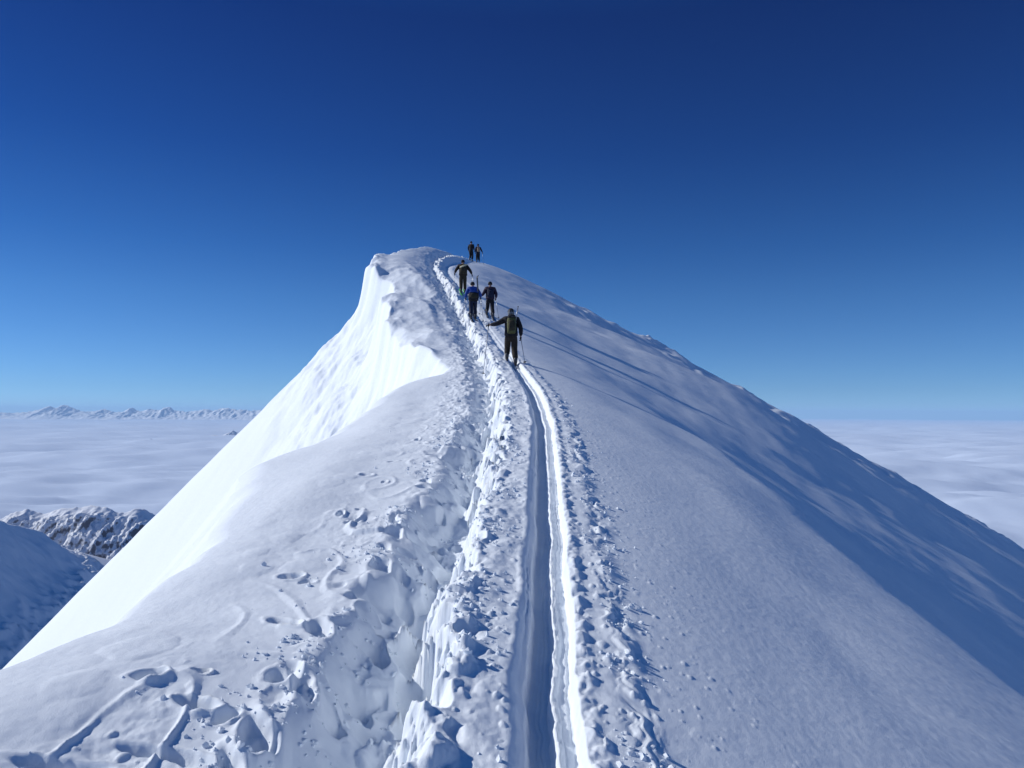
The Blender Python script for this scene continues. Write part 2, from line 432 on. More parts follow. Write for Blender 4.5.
# ------------------------------------------------------------------ cloud sea far below
def cloud_material():
    m, t, b = nodes('cloud')
    b.inputs['Base Color'].default_value = (0.64, 0.73, 0.87, 1)
    b.inputs['Roughness'].default_value = 1.0; b.inputs['Specular IOR Level'].default_value = 0.0
    return m
CLOUD = cloud_material()
CZ = -1300.0
rr = np.concatenate([[0], 1500 * (400000 / 1500) ** (np.arange(420) / 419.0)])
th = np.linspace(0, 2 * np.pi, 721)
RR, TH = np.meshgrid(rr, th, indexing='ij')
cx_, cy_ = RR * np.sin(TH), RR * np.cos(TH)
Zc = CZ + 230 * fbm(cx_ / 11000, cy_ / 6000, 70, 4, 0.55) + 85 * fbm(cx_ / 2200, cy_ / 1300, 75, 5, 0.5) * (1 - 0.5 * sstep(20000, 60000, RR))
Zc += 90 * np.maximum(fbm(cx_ / 6000 + 3, cy_ / 2600, 79, 3, 0.5) - 0.55, 0)
clouds = grid_mesh('cloud_sea', cx_[:, ::-1], cy_[:, ::-1], Zc[:, ::-1], CLOUD)
tag(clouds, 'sea of pale clouds spreading to the horizon below the ridge', 'clouds', kind='stuff')

# ------------------------------------------------------------------ distant mountains
def mountain_material(name, thr0, thr1, scale, rock=(0.17, 0.17, 0.19)):
    m, t, b = nodes(name)
    b.inputs['Roughness'].default_value = 0.9; b.inputs['Specular IOR Level'].default_value = 0.05
    geo = t.nodes.new('ShaderNodeNewGeometry')
    s = t.nodes.new('ShaderNodeSeparateXYZ'); t.links.new(geo.outputs['Normal'], s.inputs[0])
    c = t.nodes.new('ShaderNodeTexCoord').outputs['Object']
    n = noise_node(t, scale, 6, 0.7, c)
    a = t.nodes.new('ShaderNodeMath'); a.operation = 'MULTIPLY_ADD'
    t.links.new(n.outputs['Fac'], a.inputs[0]); a.inputs[1].default_value = 0.7
    t.links.new(s.outputs['Z'], a.inputs[2])
    r = t.nodes.new('ShaderNodeMapRange'); r.inputs['From Min'].default_value = thr0; r.inputs['From Max'].default_value = thr1
    t.links.new(a.outputs[0], r.inputs['Value'])
    mx = t.nodes.new('ShaderNodeMix'); mx.data_type = 'RGBA'
    mx.inputs['A'].default_value = (*rock, 1); mx.inputs['B'].default_value = (0.80, 0.83, 0.88, 1)
    t.links.new(r.outputs[0], mx.inputs['Factor']); t.links.new(mx.outputs['Result'], b.inputs['Base Color'])
    return m

# rocky crest seen over the left flank
MB = mountain_material('rocky_snow', 0.76, 0.90, 0.06)
crest = [(-120, 500), (-40, 522), (0, 519), (14, 512), (24, 510), (35, 513), (45, 514), (56, 510), (70, 508), (80, 508), (86, 506), (100, 506), (112, 508), (121, 512), (130, 511), (137, 508), (146, 510), (160, 520), (200, 560), (260, 620)]
cp = [at(a, b, 3300) for a, b in crest]
cxs = np.array([p.x for p in cp]); czs = np.array([p.z for p in cp])
gx = np.linspace(-3200, -600, 620); gy = np.linspace(2300, 4200, 460)
GX, GY = np.meshgrid(gx, gy)
yc = 3300 + 60 * pnoise(GX / 300, GX * 0 + 4, 80)
dd = yc - GY
CR = np.interp(GX, cxs, czs)
amp = sstep(0, 90, np.abs(dd))
ZM = CR - np.where(dd > 0, 1.05, 1.2) * np.abs(dd) + 2
ZM += amp * (24 * ridged(GX / 110 + dd / 260, GY / 240, 82, 6, 0.62) + 7 * ridged(GX / 30 - dd / 60, GY / 45, 84, 4, 0.6)) + 5 * (1 - amp) * fbm(GX / 30, GY / 30, 85, 3)
# scree and snow apron lower down
ap = at(70, 548, 3050)
ZM = np.maximum(ZM, ap.z - 0.35 * (3050 - GY) * 0 - 0.55 * np.maximum(3050 - GY, 0) - 1.1 * np.maximum(GY - 3050, 0) * 1.0 - 0.25 * (GX - ap.x) - 5)
mo = grid_mesh('mountain', GX, GY, ZM, MB)
tag(mo, 'rocky snow streaked mountain crest rising below and left of the ridge', 'mountain', kind='structure')
# shaded shoulder in front of it
gx = np.linspace(-2600, -500, 420); gy = np.linspace(900, 3150, 460)
GX, GY = np.meshgrid(gx, gy)
MS = mountain_material('shaded_snow', 0.62, 0.70, 0.012)
xc = np.interp(GY, [900, 2400, 3000, 3200], [-1480, -1536, -1575, -1600]) + 14 * pnoise(GY / 160, GY * 0, 90)
p0 = at(0, 520, 2400); p1 = at(40, 533, 2650); p2 = at(92, 564, 3000)
zc = np.interp(GY, [900, 2400, 2650, 3000, 3200], [p0.z + 260, p0.z, p1.z, p2.z, p2.z - 130])
dx = GX - xc
ZS = zc - np.where(dx > 0, 0.92, 0.35) * np.abs(dx) + (9 * fbm(GX / 260, GY / 300, 92, 3, 0.4) + 11 * ridged(GX / 260, GY / 110, 93, 5, 0.5)) * sstep(-60, 100, np.abs(dx)) + 26 * sstep(-470, -600, zc - 0.92 * np.abs(dx)) * ridged(GX / 90, GY / 90, 94, 4, 0.55)
sh = grid_mesh('mountain', GX, GY, ZS, MS)
tag(sh, 'smooth shaded snow slope in front of the rocky crest at far left', 'mountain', kind='structure')

# far range along the horizon
MF = mountain_material('far_snow', 0.72, 0.98, 0.0012, rock=(0.10, 0.11, 0.14))
def far_range(Y0, prof, depth, seed, name, label, nz):
    if Y0 > 100000: prof = [(a, 415.0 - max(0, 414 - b) ** 1.8 / 5.4) for a, b in prof]
    P = [at(a, b, Y0) for a, b in prof]
    xs = np.array([p.x for p in P]); zs = np.array([p.z for p in P])
    gx = np.linspace(xs[0], xs[-1], 700); gy = np.linspace(Y0 - depth, Y0 + depth, 60)
    GX, GY = np.meshgrid(gx, gy)
    c = np.interp(GX, xs, zs)
    base = CZ - 250
    k = 1 - np.abs(GY - Y0) / depth
    q = c - base
    Z = base + q * k * (0.72 + 0.0 * k) + q * 0.28 * k * k
    Z += nz * ridged(GX / (Y0 * 0.008) + GY / (Y0 * 0.03), GY / (Y0 * 0.02), seed, 5, 0.6) * np.minimum(k * 2, 1) * np.minimum(q / 900, 1.2)
    o = grid_mesh(name, GX, GY, Z, MF)
    tag(o, label, 'mountains', kind='structure')
far_range(150000, [(-90, 413), (-60, 410), (-20, 412), (0, 411), (15, 412), (28, 410), (42, 408), (50, 406), (56, 408), (64, 405), (72, 407), (82, 410), (95, 410), (104, 408), (112, 410), (124, 410), (132, 407), (140, 410), (150, 408),
                  (160, 409), (168, 406), (176, 409), (190, 410), (205, 408), (214, 409), (226, 407), (236, 408), (250, 409), (270, 408), (300, 410), (340, 413)], 10000, 101,
          'mountain_range', 'row of tiny snowy peaks on the horizon at left', 150)
far_range(50000, [(190, 441), (212, 435), (222, 436), (229, 433), (233, 431), (237, 433), (242, 434), (250, 437), (270, 441)], 2600, 111, 'mountain_peak', 'small peak just above the clouds at left', 60)
far_range(40000, [(120, 450), (138, 444), (146, 442), (151, 439), (156, 441), (166, 441), (176, 444), (190, 450)], 2300, 113, 'mountain_peak', 'low snowy peak breaking through the clouds', 50)

# ------------------------------------------------------------------ loose crumbs of snow lying about the track
def crumbs():
    rg = np.random.default_rng(5)
    bm = bmesh.new(); bmesh.ops.create_icosphere(bm, subdivisions=1, radius=1.0)
    bv = np.array([v.co[:] for v in bm.verts]); bf = np.array([[v.index for v in f.verts] for f in bm.faces]); bm.free()
    n = 5200
    y = 2.6 + 15 * rg.random(n) ** 1.5
    band = rg.choice(6, n, p=[.27, .27, .16, .20, .01, .09])
    cen = np.array([-1.6, -0.62, -1.1, 0.46, -2.3, -0.4])[band]; sp = np.array([.17, .12, .25, .13, .25, .12])[band]
    # crumbs lie in patches
    d = cen + sp * rg.normal(size=n)
    x = x_t(y) + d
    keep = (pnoise(x * 1.3, y * 1.3, 120) > -0.05) & ((d < -0.24) | (d > 0.30))
    x, y = x[keep], y[keep]; n = len(x)
    r = 0.006 + 0.017 * rg.random(n) ** 3.5
    z = height(x, y)
    V = np.repeat(bv[None], n, 0) * (1 + 0.28 * rg.normal(size=(n, len(bv), 1)))
    V *= (r[:, None] * (0.75 + 0.5 * rg.random((n, 3))))[:, None, :]
    V += np.stack([x, y, z + r * 0.25], -1)[:, None, :]
    Fc = (bf[None] + (np.arange(n) * len(bv))[:, None, None]).reshape(-1, 3)
    me = bpy.data.meshes.new('snow_crumbs')
    me.from_pydata(V.reshape(-1, 3).tolist(), [], Fc.tolist())
    me.materials.append(SNOW)
    o = bpy.data.objects.new('snow_crumbs', me); COL.objects.link(o)
    tag(o, 'loose crumbs of snow strewn beside the ski track and boot trench', 'snow crumbs', kind='stuff')
crumbs()

# ------------------------------------------------------------------ thin air haze round everything
bm = bmesh.new()
bmesh.ops.create_cube(bm, size=1.0)
for v in bm.verts:
    v.co.x *= 840000; v.co.y *= 840000
    v.co.z = 2700.0 if v.co.z > 0 else -4000.0
me = bpy.data.meshes.new('haze'); bm.to_mesh(me); bm.free()
hz = bpy.data.objects.new('haze', me); COL.objects.link(hz)
hm = bpy.data.materials.new('haze'); hm.use_nodes = True
hm.node_tree.nodes.remove(hm.node_tree.nodes['Principled BSDF'])
pv = hm.node_tree.nodes.new('ShaderNodeVolumePrincipled')
pv.inputs['Color'].default_value = (0.48, 0.71, 0.94, 1)
pv.inputs['Density'].default_value = HAZE
pv.inputs['Anisotropy'].default_value = 0.0
hm.node_tree.links.new(pv.outputs[0], hm.node_tree.nodes['Material Output'].inputs['Volume'])
me.materials.append(hm)
tag(hz, 'thin blue haze in the far air', 'haze', kind='stuff')

# ------------------------------------------------------------------ people on the ridge
FABRIC = {
    'black': simple_mat('black_fabric', (0.014, 0.014, 0.018), 0.8),
    'dark_navy': simple_mat('dark_navy_fabric', (0.012, 0.018, 0.045), 0.8),
    'charcoal': simple_mat('charcoal_fabric', (0.028, 0.028, 0.032), 0.85),
    'olive': simple_mat('dark_olive_fabric', (0.040, 0.035, 0.022), 0.85),
    'brown': simple_mat('dark_brown_fabric', (0.034, 0.026, 0.020), 0.85),
    'blue': simple_mat('blue_fabric', (0.018, 0.07, 0.32), 0.7),
    'moss': simple_mat('moss_green_fabric', (0.085, 0.09, 0.035), 0.75),
    'grey': simple_mat('grey_fabric', (0.20, 0.21, 0.22), 0.75),
    'cream': simple_mat('cream_fabric', (0.62, 0.57, 0.38), 0.7),
    'plum': simple_mat('plum_fabric', (0.035, 0.022, 0.045), 0.8),
    'beige': simple_mat('beige_fabric', (0.28, 0.22, 0.17), 0.8),
}
SKIN = simple_mat('skin', (0.45, 0.27, 0.19), 0.55, 0.08)
BOOT = simple_mat('boot_plastic', (0.05, 0.05, 0.055), 0.4, spec=0.5)
BOOT_LIGHT = simple_mat('pale_boot_plastic', (0.45, 0.46, 0.48), 0.4, spec=0.5)
METAL = simple_mat('pole_aluminium', (0.30, 0.31, 0.33), 0.35, 0.1, metal=0.8)
RUBBER = simple_mat('rubber', (0.02, 0.02, 0.02), 0.7)
SKI_DARK = simple_mat('dark_ski_topsheet', (0.03, 0.035, 0.05), 0.35, spec=0.5)
SKI_GREEN = simple_mat('green_ski_topsheet', (0.08, 0.45, 0.08), 0.35, spec=0.5)
SKI_PALE = simple_mat('pale_ski_topsheet', (0.55, 0.57, 0.6), 0.35, spec=0.5)
HAIR = simple_mat('hair', (0.03, 0.018, 0.01), 0.7)

def empty(name, loc, rot=None):
    o = bpy.data.objects.new(name, None); o.empty_display_size = 0.2
    o.location = loc
    if rot is not None: o.rotation_euler = rot
    COL.objects.link(o)
    return o

def link_mesh(name, me, mat, parent):
    me.materials.clear(); me.materials.append(mat)
    for p in me.polygons: p.use_smooth = True
    o = bpy.data.objects.new(name, me); COL.objects.link(o)
    if parent: o.parent = parent
    return o

def skinned(name, chains, mat, parent, sub=1):
    """chains: list of [(x, y, z, r), ...]; points that coincide are welded, the first point is the root"""
    vs, rs, es, idx = [], [], [], {}
    for ch in chains:
        prev = None
        for (x, y, z, r) in ch:
            key = (round(x, 4), round(y, 4), round(z, 4))
            if key not in idx:
                idx[key] = len(vs); vs.append((x, y, z)); rs.append(r if isinstance(r, tuple) else (r, r))
            i = idx[key]
            if prev is not None and prev != i: es.append((prev, i))
            prev = i
    me = bpy.data.meshes.new(name); me.from_pydata(vs, es, [])
    o = bpy.data.objects.new(name + '_build', me); COL.objects.link(o)
    m = o.modifiers.new('s', 'SKIN'); m.use_smooth_shade = True
    for i, r in enumerate(rs): me.skin_vertices[0].data[i].radius = r
    me.skin_vertices[0].data[0].use_root = True
    d = o.modifiers.new('d', 'SUBSURF'); d.levels = sub; d.render_levels = sub
    dg = bpy.context.evaluated_depsgraph_get()
    out = bpy.data.meshes.new_from_object(o.evaluated_get(dg), depsgraph=dg)
    bpy.data.objects.remove(o); bpy.data.meshes.remove(me)
    out.name = name
    return link_mesh(name, out, mat, parent)

def ring_mesh(name, rings, mat, parent, n=14, cap=True):
    """loft: rings of (centre, rx, ry, power) stacked along z, with a superellipse outline"""
    bm = bmesh.new(); rows = []
    for (cx, cy, cz, rx, ry, pw) in rings:
        row = []
        for k in range(n):
            a = 2 * math.pi * k / n
            ca, sa = math.cos(a), math.sin(a)
            row.append(bm.verts.new((cx + rx * math.copysign(abs(ca) ** pw, ca), cy + ry * math.copysign(abs(sa) ** pw, sa), cz)))
        rows.append(row)
    for a, b in zip(rows, rows[1:]):
        for k in range(n): bm.faces.new((a[k], a[(k + 1) % n], b[(k + 1) % n], b[k]))
    if cap:
        bm.faces.new(rows[0][::-1]); bm.faces.new(rows[-1])
    bmesh.ops.recalc_face_normals(bm, faces=bm.faces)
    me = bpy.data.meshes.new(name); bm.to_mesh(me); bm.free()
    return link_mesh(name, me, mat, parent)

def tube_mesh(name, pts, rad, mat, parent, n=8):
    bm = bmesh.new(); rows = []
    for i, p in enumerate(pts):
        p = Vector(p)
        a = Vector(pts[max(i - 1, 0)]); b = Vector(pts[min(i + 1, len(pts) - 1)])
        dr = (b - a).normalized()
        u = dr.orthogonal().normalized() if abs(dr.x) > 0.9 else dr.cross(Vector((1, 0, 0))).normalized()
        v = dr.cross(u)
        r = rad[i] if isinstance(rad, (list, tuple)) else rad
        rows.append([bm.verts.new(p + u * r * math.cos(2 * math.pi * k / n) + v * r * math.sin(2 * math.pi * k / n)) for k in range(n)])
    for a, b in zip(rows, rows[1:]):
        for k in range(n): bm.faces.new((a[k], a[(k + 1) % n], b[(k + 1) % n], b[k]))
    bm.faces.new(rows[0][::-1]); bm.faces.new(rows[-1])
    bmesh.ops.recalc_face_normals(bm, faces=bm.faces)
    me = bpy.data.meshes.new(name); bm.to_mesh(me); bm.free()
    return link_mesh(name, me, mat, parent)

def gz(x, y): return float(height(np.array([x]), np.array([y]))[0])

def ski_things(p, root_rot, fx, mat, label, ped, slope, group, length=1.68):
    """one touring ski under a foot; p is the foot point on the snow in the world"""
    t_ = empty('ski', p, (slope, 0, root_rot))
    # blade: a strip with thickness, side cut and upturned tips
    bm = bmesh.new(); rows = []
    N = 26
    for i in range(N):
        q = i / (N - 1); y = -length * 0.45 + length * q
        w = 0.048 + 0.016 * (2 * q - 1) ** 2
        if q > 0.93: w *= max(0.12, math.sqrt(max(0, 1 - ((q - 0.93) / 0.07) ** 2)))
        if q < 0.02: w *= 0.75
        z = 0.012 + 0.11 * max(0, (q - 0.87) / 0.13) ** 2 + 0.02 * max(0, (0.04 - q) / 0.04) ** 2
        th_ = 0.006 + 0.010 * (1 - abs(2 * q - 1))
        rows.append([bm.verts.new(v) for v in ((-w, y, z), (w, y, z), (w, y, z + th_), (-w, y, z + th_))])
    for a, b in zip(rows, rows[1:]):
        for k in range(4): bm.faces.new((a[k], a[(k + 1) % 4], b[(k + 1) % 4], b[k]))
    bm.faces.new(rows[0][::-1]); bm.faces.new(rows[-1])
    bmesh.ops.recalc_face_normals(bm, faces=bm.faces)
    me = bpy.data.meshes.new('blade'); bm.to_mesh(me); bm.free()
    link_mesh('blade', me, mat, t_)
    ring_mesh('binding', [(0, 0.14, 0.025, 0.03, 0.05, 0.5), (0, 0.14, 0.05, 0.022, 0.035, 0.5)], RUBBER, t_)
    ring_mesh('binding', [(0, -0.14, 0.025, 0.03, 0.04, 0.5), (0, -0.14, 0.07, 0.022, 0.025, 0.5)], RUBBER, t_)
    tag(t_, label, 'ski', group)
    return t_

def pole_thing(top, tip, label, group, mat=METAL):
    d_ = Vector(top) - Vector(tip); Ln = d_.length
    t_ = empty('ski_pole', tip, d_.to_track_quat('Z', 'Y').to_euler())
    tube_mesh('shaft', [(0, 0, 0.03), (0, 0, Ln * 0.5), (0, 0, Ln - 0.02)], [0.007, 0.009, 0.010], mat, t_)
    tube_mesh('tip', [(0, 0, -0.02), (0, 0, 0.03)], [0.002, 0.007], METAL, t_)
    ring_mesh('basket', [(0, 0, 0.055, 0.02, 0.02, 1), (0, 0, 0.06, 0.05, 0.05, 1), (0, 0, 0.068, 0.05, 0.05, 1), (0, 0, 0.075, 0.015, 0.015, 1)], RUBBER, t_, 12)
    tube_mesh('grip', [(0, 0, Ln - 0.10), (0, 0, Ln - 0.07), (0, 0, Ln - 0.02), (0, 0, Ln + 0.02), (0, 0, Ln + 0.045)], [0.014, 0.018, 0.016, 0.020, 0.012], RUBBER, t_)
    tag(t_, label, 'ski pole', group)

def backpack_thing(M, cfg, label):
    t_ = empty('backpack', M @ Vector((0, 0, 0)), M.to_euler())
    w, dp, h = cfg.get('pw', 0.16), cfg.get('pd', 0.12), cfg.get('ph', 0.52)
    ring_mesh('pack_body', [(0, 0, 0.0, w * 0.75, dp * 0.7, 0.6), (0, 0, 0.04, w * 0.98, dp, 0.55), (0, -0.01, h * 0.4, w * 1.03, dp * 1.1, 0.55), (0, 0, h * 0.8, w, dp * 0.98, 0.6), (0, 0, h * 0.92, w * 0.85, dp * 0.8, 0.7)], FABRIC[cfg['pack']], t_, 20)
    ring_mesh('lid', [(0, 0.0, h * 0.88, w * 0.9, dp * 0.95, 0.6), (0, -0.01, h * 0.93, w * 0.98, dp * 1.08, 0.6), (0, -0.005, h * 1.04, w * 0.85, dp * 0.9, 0.65), (0, 0.01, h * 1.09, w * 0.5, dp * 0.5, 0.8)], FABRIC[cfg.get('lid', cfg['pack'])], t_, 20)
    ring_mesh('front_pocket', [(0, -dp * 0.95, h * 0.10, w * 0.6, 0.03, 0.6), (0, -dp * 1.02, h * 0.25, w * 0.75, 0.055, 0.6), (0, -dp * 1.0, h * 0.6, w * 0.65, 0.05, 0.6), (0, -dp * 0.92, h * 0.72, w * 0.5, 0.03, 0.6)], FABRIC[cfg.get('pocket', cfg['pack'])], t_, 16)
    for s_ in (-1, 1):
        tube_mesh('shoulder_strap', [(s_ * 0.07, dp * 0.7, h * 0.85), (s_ * 0.10, dp + 0.03, h * 0.97), (s_ * 0.125, dp + 0.12, h * 0.92), (s_ * 0.13, dp + 0.21, h * 0.72), (s_ * 0.145, dp + 0.17, h * 0.42), (s_ * 0.15, dp, h * 0.2)], 0.016, FABRIC['black'], t_)
        tube_mesh('compression_strap', [(s_ * w * 0.95, dp * 0.4, h * 0.65), (s_ * w * 1.04, 0, h * 0.63), (s_ * w * 0.80, -dp * 1.12, h * 0.60)], 0.008, FABRIC[cfg.get('strap', 'black')], t_)
    if cfg.get('band'):
        tube_mesh('rope_coil', [(-w * 0.95, -dp * 0.85, h * 0.62), (-w * 0.4, -dp * 1.35, h * 0.66), (w * 0.3, -dp * 1.35, h * 0.80), (w * 0.95, -dp * 0.85, h * 0.98)], [0.03, 0.045, 0.045, 0.03], FABRIC['cream'], t_)
    tag(t_, label, 'backpack', 'backpacks worn by the climbers')
    return t_

def person(px, py, Y, cfg):
    """a figure seen from behind; px, py only say on which sight line at distance Y it stands: the feet are put on the snow"""
    p = at(px, py, Y)
    x, y = p.x, p.y
    H = cfg.get('h', 1.78); k = H / 1.80
    yaw = R(cfg.get('yaw', 0))
    fwd = Vector((-math.sin(yaw), math.cos(yaw)))
    sl = math.atan2(gz(x + fwd.x * 0.7, y + fwd.y * 0.7) - gz(x - fwd.x * 0.7, y - fwd.y * 0.7), 1.4)
    side = Vector((math.cos(yaw), math.sin(yaw)))
    def world(q): return Vector((x + side.x * q[0] + fwd.x * q[1], y + side.y * q[0] + fwd.y * q[1], z0 + q[2]))
    fs = cfg.get('feet', ((-0.11, -0.14), (0.11, 0.16)))
    feet = []
    for (fx_, fy_) in fs:
        wx_ = x + side.x * fx_ * k + fwd.x * fy_; wy_ = y + side.y * fx_ * k + fwd.y * fy_
        feet.append((fx_ * k, fy_, gz(wx_, wy_)))
    z0 = min(f[2] for f in feet) + 0.03
    feet = [(a, b, c - z0 + 0.06) for a, b, c in feet]
    T = empty('person', (x, y, z0), (0, 0, yaw))
    lean = cfg.get('lean', 0.10)
    def up(h, f=1.0): return (0.0, lean * f * max(0, (h - 0.9)) / 0.6, h * k)
    hip = up(0.94); waist = up(1.10); chest = up(1.30); neckb = up(1.46); neck = up(1.52); head = up(1.62); crown = up(1.72)
    hip = (0, (feet[0][1] + feet[1][1]) / 2 * 0.5, hip[2])
    kn = []
    for i, s_ in ((0, -1), (1, 1)):
        f = feet[i]
        hx = s_ * 0.10 * k
        ky = (hip[1] + f[1]) / 2 + 0.08 + 0.05 * (f[2] > 0.12)
        kn.append((hx * 0.9 + f[0] * 0.1, ky, 0.5 * (0.92 * k + f[2])))
    arms = cfg['arms']       # (elbow, hand) for left, right in body metres
    sh = [(-0.185 * k, neckb[1], 1.425 * k), (0.185 * k, neckb[1], 1.425 * k)]
    el_ = [tuple(k * v for v in arms[0][0]), tuple(k * v for v in arms[1][0])]
    ha = [tuple(k * v for v in arms[0][1]), tuple(k * v for v in arms[1][1])]
    def ch(*pts): return [(*q, r) for q, r in pts]
    # the body itself, one continuous mesh from head to feet
    hd = (head[0], head[1] + 0.02, head[2])
    body = [ch((hip, .10), (waist, .09), (chest, .13), (neckb, .08), (neck, .052), ((hd[0], hd[1] - .01, hd[2] - .03), .075), ((hd[0], hd[1], hd[2] + .05), .088), ((hd[0], hd[1] - .005, hd[2] + .105), .06)),
            ch(((hd[0], hd[1], hd[2] + .05), .088), ((hd[0], hd[1] + .095, hd[2] + .02), .018))]
    for i in (0, 1):
        body.append(ch((neckb, .08), (sh[i], .055), (el_[i], .042), (ha[i], .028)))
        s_ = (-1, 1)[i]
        f = feet[i]
        body.append(ch((hip, .10), ((s_ * .1 * k, hip[1], hip[2] - .06), .085), (kn[i], .055), ((f[0], f[1] - .05, f[2] + .10), .04), ((f[0], f[1] + .08, f[2] + .03), .035)))
    skinned('body', body, SKIN, T)
    # jacket
    jr = cfg.get('bulk', 1.18)
    j = [ch(((0, hip[1] - .005, hip[2] - .08), (.19 * jr, .15 * jr)), ((0, hip[1] + .005, hip[2] + .03), (.185 * jr, .15 * jr)), (waist, (.165 * jr, .125)), (chest, (.195 * jr, .145)), (neckb, (.12, .10)), ((neck[0], neck[1], neck[2]), .075))]
    for i in (0, 1):
        e0 = Vector(sh[i]); e1 = Vector(el_[i]); e2 = Vector(ha[i])
        cuff = e1.lerp(e2, 0.86)
        j.append([(*neckb, (.12, .10)), (*sh[i], .088 * jr), (*e0.lerp(e1, .55), .072 * jr), (*el_[i], .062 * jr), (*e1.lerp(e2, .5), .055 * jr), (*cuff, .048)])
    skinned('jacket', j, FABRIC[cfg['jacket']], T)
    # trousers
    tr = [ch(((0, hip[1] + .01, hip[2] + .12), (.15, .125)), ((0, hip[1], hip[2] - .02), (.165, .13)))]
    for i, s_ in ((0, -1), (1, 1)):
        f = feet[i]; kk = kn[i]
        an = (f[0], f[1] - .04, f[2] + .13)
        th0 = (s_ * .10 * k, hip[1] + .01, hip[2] - .12)
        mid = tuple((a + b) / 2 for a, b in zip(th0, kk)); cal = tuple((a + b) / 2 for a, b in zip(kk, an))
        tr.append([(0, hip[1], hip[2] - .02, (.165, .13)), (*th0, .125), (*mid, .115), (*kk, .100), (*cal, .100), (*an, .098)])
    skinned('trousers', tr, FABRIC[cfg['trousers']], T)
    for i in (0, 1):
        f = feet[i]
        skinned('boot', [ch(((f[0], f[1] - .05, f[2] + .22), .068), ((f[0], f[1] - .06, f[2] + .10), .066), ((f[0], f[1] - .06, f[2] + .04), .055), ((f[0], f[1] + .06, f[2] + .035), .052), ((f[0], f[1] + .17, f[2] + .025), .042))], cfg.get('boot', BOOT), T)
    # gloves: palm, four curled fingers of different lengths and a thumb off the side, closed round the grip
    for i, s_ in ((0, -1), (1, 1)):
        h_ = Vector(ha[i]); e1 = Vector(el_[i]); dr = (h_ - e1).normalized()
        sd = Vector((0, 1, 0)) - dr * dr.y
        sd = sd.normalized() if sd.length > 1e-3 else Vector((1, 0, 0))
        inn = dr.cross(sd).normalized() * (-1 if s_ > 0 else 1)
        if inn.x * s_ > 0: inn = -inn
        w0 = h_ - dr * 0.04
        palm = h_ + dr * 0.035
        g = [[(*w0, .036), (*palm, (.040, .030))]]
        for q, ln in enumerate((.030, .034, .032, .025)):
            off = sd * (0.030 - 0.020 * q)
            a0 = palm + off + dr * 0.035; a1 = a0 + dr * ln * 0.6 + inn * ln * 0.6; a2 = a1 + inn * ln * 0.9 - dr * ln * 0.5
            g.append([(*palm, (.040, .030)), (*a0, .013), (*a1, .012), (*a2, .010)])
        b0 = palm + sd * 0.045 - dr * 0.01; b1 = b0 + sd * 0.012 + inn * 0.035 + dr * 0.02
        g.append([(*palm, (.040, .030)), (*b0, .014), (*b1, .012)])
        skinned('glove', g, FABRIC[cfg.get('glove', 'black')], T)
    # hat or helmet
    c = (hd[0], hd[1], hd[2])
    hr = cfg.get('hat_r', 0.104)
    hz = cfg.get('hat_h', 0.165)
    ring_mesh('hat', [(c[0], c[1] - .01, c[2] + .005, hr * .98, hr * 1.08, 1), (c[0], c[1] - .01, c[2] + .05, hr * 1.03, hr * 1.14, 1), (c[0], c[1] - .01, c[2] + .10, hr * .93, hr * 1.02, 1),
                      (c[0], c[1] - .01, c[2] + hz * .88, hr * .62, hr * .68, 1), (c[0], c[1] - .01, c[2] + hz, hr * .2, hr * .22, 1)], FABRIC[cfg['hat']], T, 18)
    if cfg.get('hood'):
        skinned('hood', [ch(((c[0], c[1] - .03, c[2] - .08), .10), ((c[0], c[1] - .03, c[2] + .02), .12), ((c[0], c[1] - .02, c[2] + .09), .11), ((c[0], c[1] - .01, c[2] + .15), .06))], FABRIC[cfg['hood']], T)
    tag(T, cfg['label'], 'person', cfg.get('group', 'people climbing the snow ridge'))
    # pack on the back
    if cfg.get('pack'):
        M = Matrix.Translation(world((0, up(1.05)[1] - 0.22 * (0.8 + 0.2 * jr), cfg.get('pz', 0.97) * k))) @ Matrix.Rotation(yaw, 4, 'Z') @ Matrix.Rotation(-math.atan2(lean, 0.6) , 4, 'X')
        backpack_thing(M, cfg, cfg['pack_label'])
    # skis under the boots
    if cfg.get('ski'):
        for i in (0, 1):
            w_ = world((feet[i][0], feet[i][1], 0))
            ski_things((w_.x, w_.y, z0 + feet[i][2] - 0.055), yaw, 0, cfg['ski'], ('left' if i == 0 else 'right') + ' ski of ' + cfg['who'], None, sl, 'touring skis')
    for i, pt in enumerate(cfg.get('poles', (None, None))):
        if pt is None: continue
        h_ = Vector(ha[i]); w_ = world(h_)
        tx, ty = world((pt[0], pt[1], 0)).xy
        tip = Vector((tx, ty, gz(tx, ty) + 0.0))
        top = w_ + (w_ - tip).normalized() * 0.03
        pole_thing(top, tip, ('left' if i == 0 else 'right') + ' ski pole of ' + cfg['who'], 'ski poles')
    return T, world

A_WALK = (((-.30, .02, 1.17), (-.34, .22, 1.02)), ((.30, -.02, 1.16), (.33, .12, .98)))
W1 = 'nearest climber in dark clothes with grey and green pack'
T1, w1 = person(511, 362, 24.6, dict(h=1.80, yaw=4, jacket='black', trousers='brown', hat='charcoal', hood='grey', pack='moss', lid='charcoal', pocket='olive', strap='grey', pw=.135, pd=.12, ph=.54,
    arms=(((-.42, .05, 1.29), (-.69, .12, 1.25)), ((.30, -.04, 1.14), (.30, .04, .86))), poles=((-.86, -.15), (.42, -.22)), ski=SKI_PALE, boot=BOOT, bulk=1.25, feet=((-.12, .14), (.13, -.12)),
    label='nearest climber seen from behind, black jacket, left arm stretched out to a pole', who=W1, pack_label='moss green and grey backpack on the nearest climber'))
